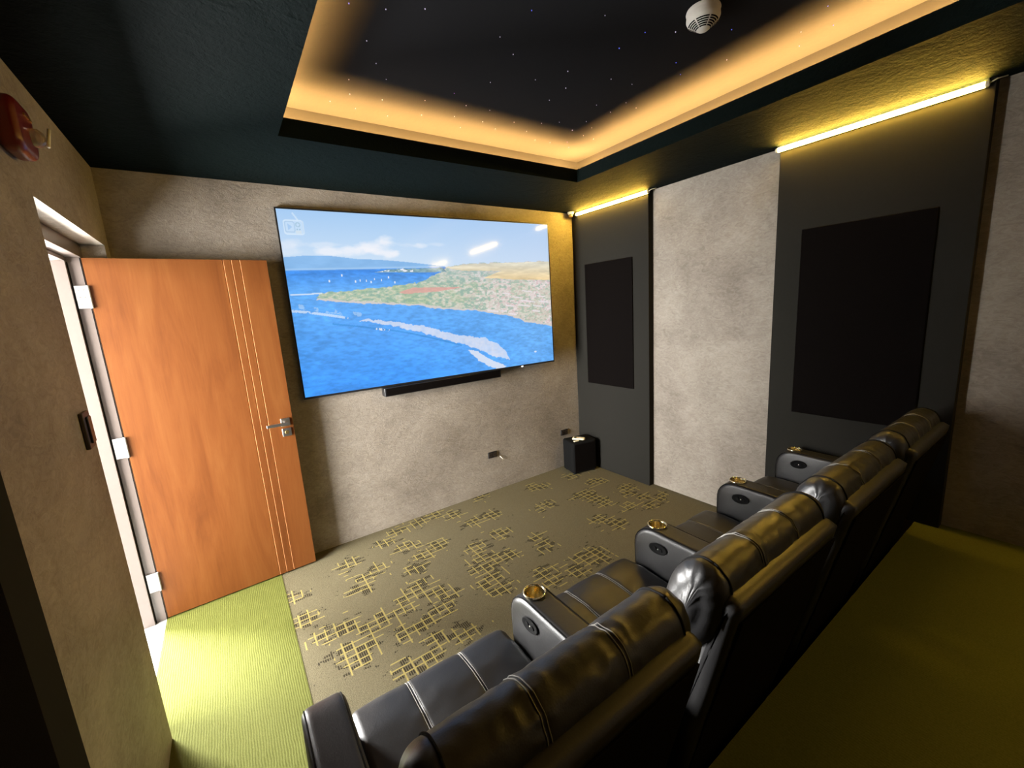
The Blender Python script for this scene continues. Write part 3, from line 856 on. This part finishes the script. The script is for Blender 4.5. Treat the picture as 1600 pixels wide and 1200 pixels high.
bm = bmesh.new(); bx(bm, -0.015, 0.015, 0.022, 0.046, 0.0178, 0.0186); obj('display', bm, 'dark_slot', RM)
bm = bmesh.new()
for k in range(3): lathe(bm, [(0, 0.0015), (0.004, 0.0015), (0.0045, 0)], (-0.01+0.01*k, -0.008, 0.018), 12)
obj('button', bm, 'white_plastic', RM)
tag(RM, 'small cream remote control lying on top of the subwoofer', 'remote control')
bm = bmesh.new(); bx(bm, -0.028, 0.028, -0.009, 0.009, 0, 0.010)
o = obj('plug_adapter', bm, 'cream_plastic', bevel=0.002); o.location = (2.672, 2.885, FL+0.325); o.rotation_euler = (0, 0, math.radians(-8))
tag(o, 'small cream stick lying beside the remote on the subwoofer', 'adapter')

# ------------------------------------------------------------------ recliners
Y0 = 0.85
def A2L(pts): return [(y-Y0, z-FL) for y, z in pts]
def ell(c, u, a, b, p=2.4, n=72):
    wv = (u[1], -u[0]); out = []
    for k in range(n):
        t = 2*math.pi*k/n
        cs, sn = math.cos(t), math.sin(t)
        q = a*math.copysign(abs(cs)**(2/p), cs); s = b*math.copysign(abs(sn)**(2/p), sn)
        out.append((c[0]+u[0]*q+wv[0]*s, c[1]+u[1]*q+wv[1]*s))
    return out
def seam_threads(ring, xs, pick, parent, r=0.0013, gap=0.0042):
    for x in xs:
        for g in (-gap, gap):
            bm = bmesh.new(); tube(bm, pick(ring(x+g, 0.0012)), r, 6)
            obj('stitching', bm, 'stitch', parent, smooth=True)

def make_recliner(cx, seed, left_arm, label):
    root = empty('recliner', (cx, Y0, FL))
    HW = 0.283
    obj('base', box(-0.278, 0.395, 0.64-Y0, 1.10-Y0, 0.02, 0.36), 'black_matte', root, bevel=0.01)
    # seat
    prof = A2L(roundpoly([(0.62,-1.205),(1.08,-1.165),(1.21,-1.175),(1.215,-1.34),(0.62,-1.34)], [0.03,0.2,0.05,0.04,0.02], 90))
    S = (-0.095, 0.095)
    bm, ring = cushion(prof, -HW, HW, 60, 0.03, S, 0.004, 0.003, seed, 0.004, 0.006, (9, 3))
    seat = obj('seat', bm, 'leather', root, smooth=True)
    seam_threads(ring, S, lambda p: [q for q in p if q.z > 0.40 and q.y > -0.22], seat)
    prof = A2L(roundpoly([(1.10,-1.33),(1.20,-1.33),(1.19,-1.57),(1.10,-1.57)], 0.03, 48))
    bm, _ = cushion(prof, -HW+0.004, HW-0.004, 30, 0.02, S, 0.006, 0.002, seed+3); obj('footrest', bm, 'leather', root, smooth=True)
    # back cushion and headrest pillow
    prof = A2L(roundpoly([(0.49,-0.78),(0.60,-0.80),(0.75,-1.20),(0.60,-1.22)], [0.03,0.05,0.05,0.02], 72))
    bm, _ = cushion(prof, -0.284, 0.284, 50, 0.04, S, 0.012, 0.006, seed+7); obj('backrest', bm, 'leather', root, smooth=True)
    prof = A2L(ell((0.503, -0.727), (-0.30, 0.954), 0.122, 0.072, 2.2))
    bm, ring = cushion(prof, -0.306, 0.306, 150, 0.045, S, 0.002, 0.0042, seed+11, 0.0022, 0.006, (24, 2.2), 0.012)
    head = obj('headrest', bm, 'leather', root, smooth=True)
    seam_threads(ring, S, lambda p: p[-22:]+p[:22], head)
    for x in (-0.254, 0.254):
        bm = bmesh.new(); tube(bm, ring(x, 0.001)+[ring(x, 0.001)[0]], 0.0026, 6)
        obj('piping', bm, 'black_matte', head, smooth=True)
    # upholstered back shell with a flat top rim
    prof = A2L(roundpoly([(0.455,-0.660),(0.388,-0.668),(0.60,-1.60),(0.68,-1.60),(0.60,-1.0)], [0.014,0.014,0.02,0.02,0.06], 80))
    bm, _ = cushion(prof, -0.284, 0.284, 40, 0.028, (), 0.0, 0.002, seed+17, wfreq=(5, 2)); obj('back_shell', bm, 'leather', root, smooth=True)
    # dark sheet added over the rear of the shell, in place of shade
    bm = bmesh.new(); prism(bm, A2L([(0.3925,-0.715),(0.5915,-1.572),(0.597,-1.572),(0.398,-0.715)]), 'x', -0.262, 0.262)
    bp = obj('back_shade', bm, 'rear_shade', root, bevel=0.0015); bp['label'] = 'matt black sheet added on the back in place of its shade'
    # armrests
    def arm(x, cup):
        prof = A2L(roundpoly([(0.60,-1.62),(1.135,-1.62),(1.150,-0.985),(0.56,-0.992)], [0.02,0.03,0.10,0.04], 96))
        bm, ring = cushion(prof, x-0.055, x+0.055, 20, 0.022, (), 0.0, 0.0012, seed+x, wfreq=(4, 3), dome=0.007)
        a = obj('armrest', bm, 'leather', root, smooth=True)
        for xx in (x-0.046, x+0.046):
            bm = bmesh.new(); tube(bm, [q for q in ring(xx, 0.0006) if q.z > 0.45 and q.y > -0.2], 0.0022, 6)
            obj('piping', bm, 'black_matte', a, smooth=True)
        if not cup: return
        zt = -0.985-FL
        bm = bmesh.new()
        lathe(bm, [(0.040, zt-0.002), (0.0415, zt+0.004), (0.038, zt+0.0055), (0.0355, zt+0.003), (0.034, zt-0.001)], (x, 1.058-Y0, 0), 40)
        rg = obj('cup_holder', bm, 'cup_metal', a, smooth=True); rg['label'] = 'gleaming metal cup holder'
        # the cup itself is a real well cut into the arm
        cut = bmesh.new(); lathe(cut, [(0, zt-0.075), (0.0352, zt-0.075), (0.0352, zt+0.05), (0, zt+0.05)], (x, 1.058-Y0, 0), 40)
        me = bpy.data.meshes.new('cutter'); bmesh.ops.recalc_face_normals(cut, faces=cut.faces); cut.to_mesh(me); cut.free()
        co = bpy.data.objects.new('cutter', me); C.objects.link(co); co.parent = root
        md = a.modifiers.new('well', 'BOOLEAN'); md.operation = 'DIFFERENCE'; md.solver = 'EXACT'; md.object = co
        bpy.context.view_layer.update()
        ev = a.evaluated_get(bpy.context.evaluated_depsgraph_get()); nm = bpy.data.meshes.new_from_object(ev)
        a.modifiers.clear(); a.data = nm; bpy.data.objects.remove(co)
        bm = bmesh.new()
        lathe(bm, [(0.0345, zt+0.001), (0.0335, zt-0.066), (0.030, zt-0.071), (0, zt-0.071)], (x, 1.058-Y0, 0), 40)
        obj('cup_well', bm, 'cup_metal', a, smooth='auto')
        # oval control recess on the face towards the seat
        bm = bmesh.new()
        px_ = x-0.0605
        mt = Matrix.Translation((px_-0.0005, 1.012-Y0, -1.056-FL)) @ Matrix.Rotation(math.radians(-8), 4, 'X') @ Matrix.Diagonal((1, 2.0, 1.12, 1)) @ Matrix.Rotation(-math.pi/2, 4, 'Y')
        lathe(bm, [(0.0, 0.0), (0.0165, 0.0), (0.019, 0.0022), (0.021, 0.0022), (0.0225, 0.0)], n=36, mat=mt)
        cp = obj('control_panel', bm, 'black_matte', a, smooth='auto')
        bm = bmesh.new()
        for dy in (-0.014, 0.014):
            lathe(bm, [(0.0, 0.003), (0.0075, 0.0026), (0.009, 0.0)], n=20,
                  mat=Matrix.Translation((px_-0.0006, 1.012-Y0+dy, -1.056-FL)) @ Matrix.Rotation(-math.pi/2, 4, 'Y'))
        lathe(bm, [(0.0, 0.0036), (0.0022, 0.003), (0.0026, 0.0)], n=12,
              mat=Matrix.Translation((px_-0.0006, 1.012-Y0-0.002, -1.056-FL)) @ Matrix.Rotation(-math.pi/2, 4, 'Y'), mi=1)
        obj('button', bm, ['black_matte', 'white_plastic'], a)
    arm(0.345, True)
    if left_arm: arm(-0.345, False)
    return tag(root, label, 'recliner', 'black leather recliners in one row')

P0, PITCH = 0.41, 0.69
make_recliner(P0, 1.7, True, 'nearest black leather recliner, with a free armrest beside the lime aisle')
make_recliner(P0+PITCH, 9.2, False, 'black leather recliner second from the aisle, its headrest shining golden')
make_recliner(P0+2*PITCH, 15.1, False, 'black leather recliner third from the aisle')
make_recliner(P0+3*PITCH, 23.6, False, 'farthest black leather recliner, in shadow against the right wall panel')
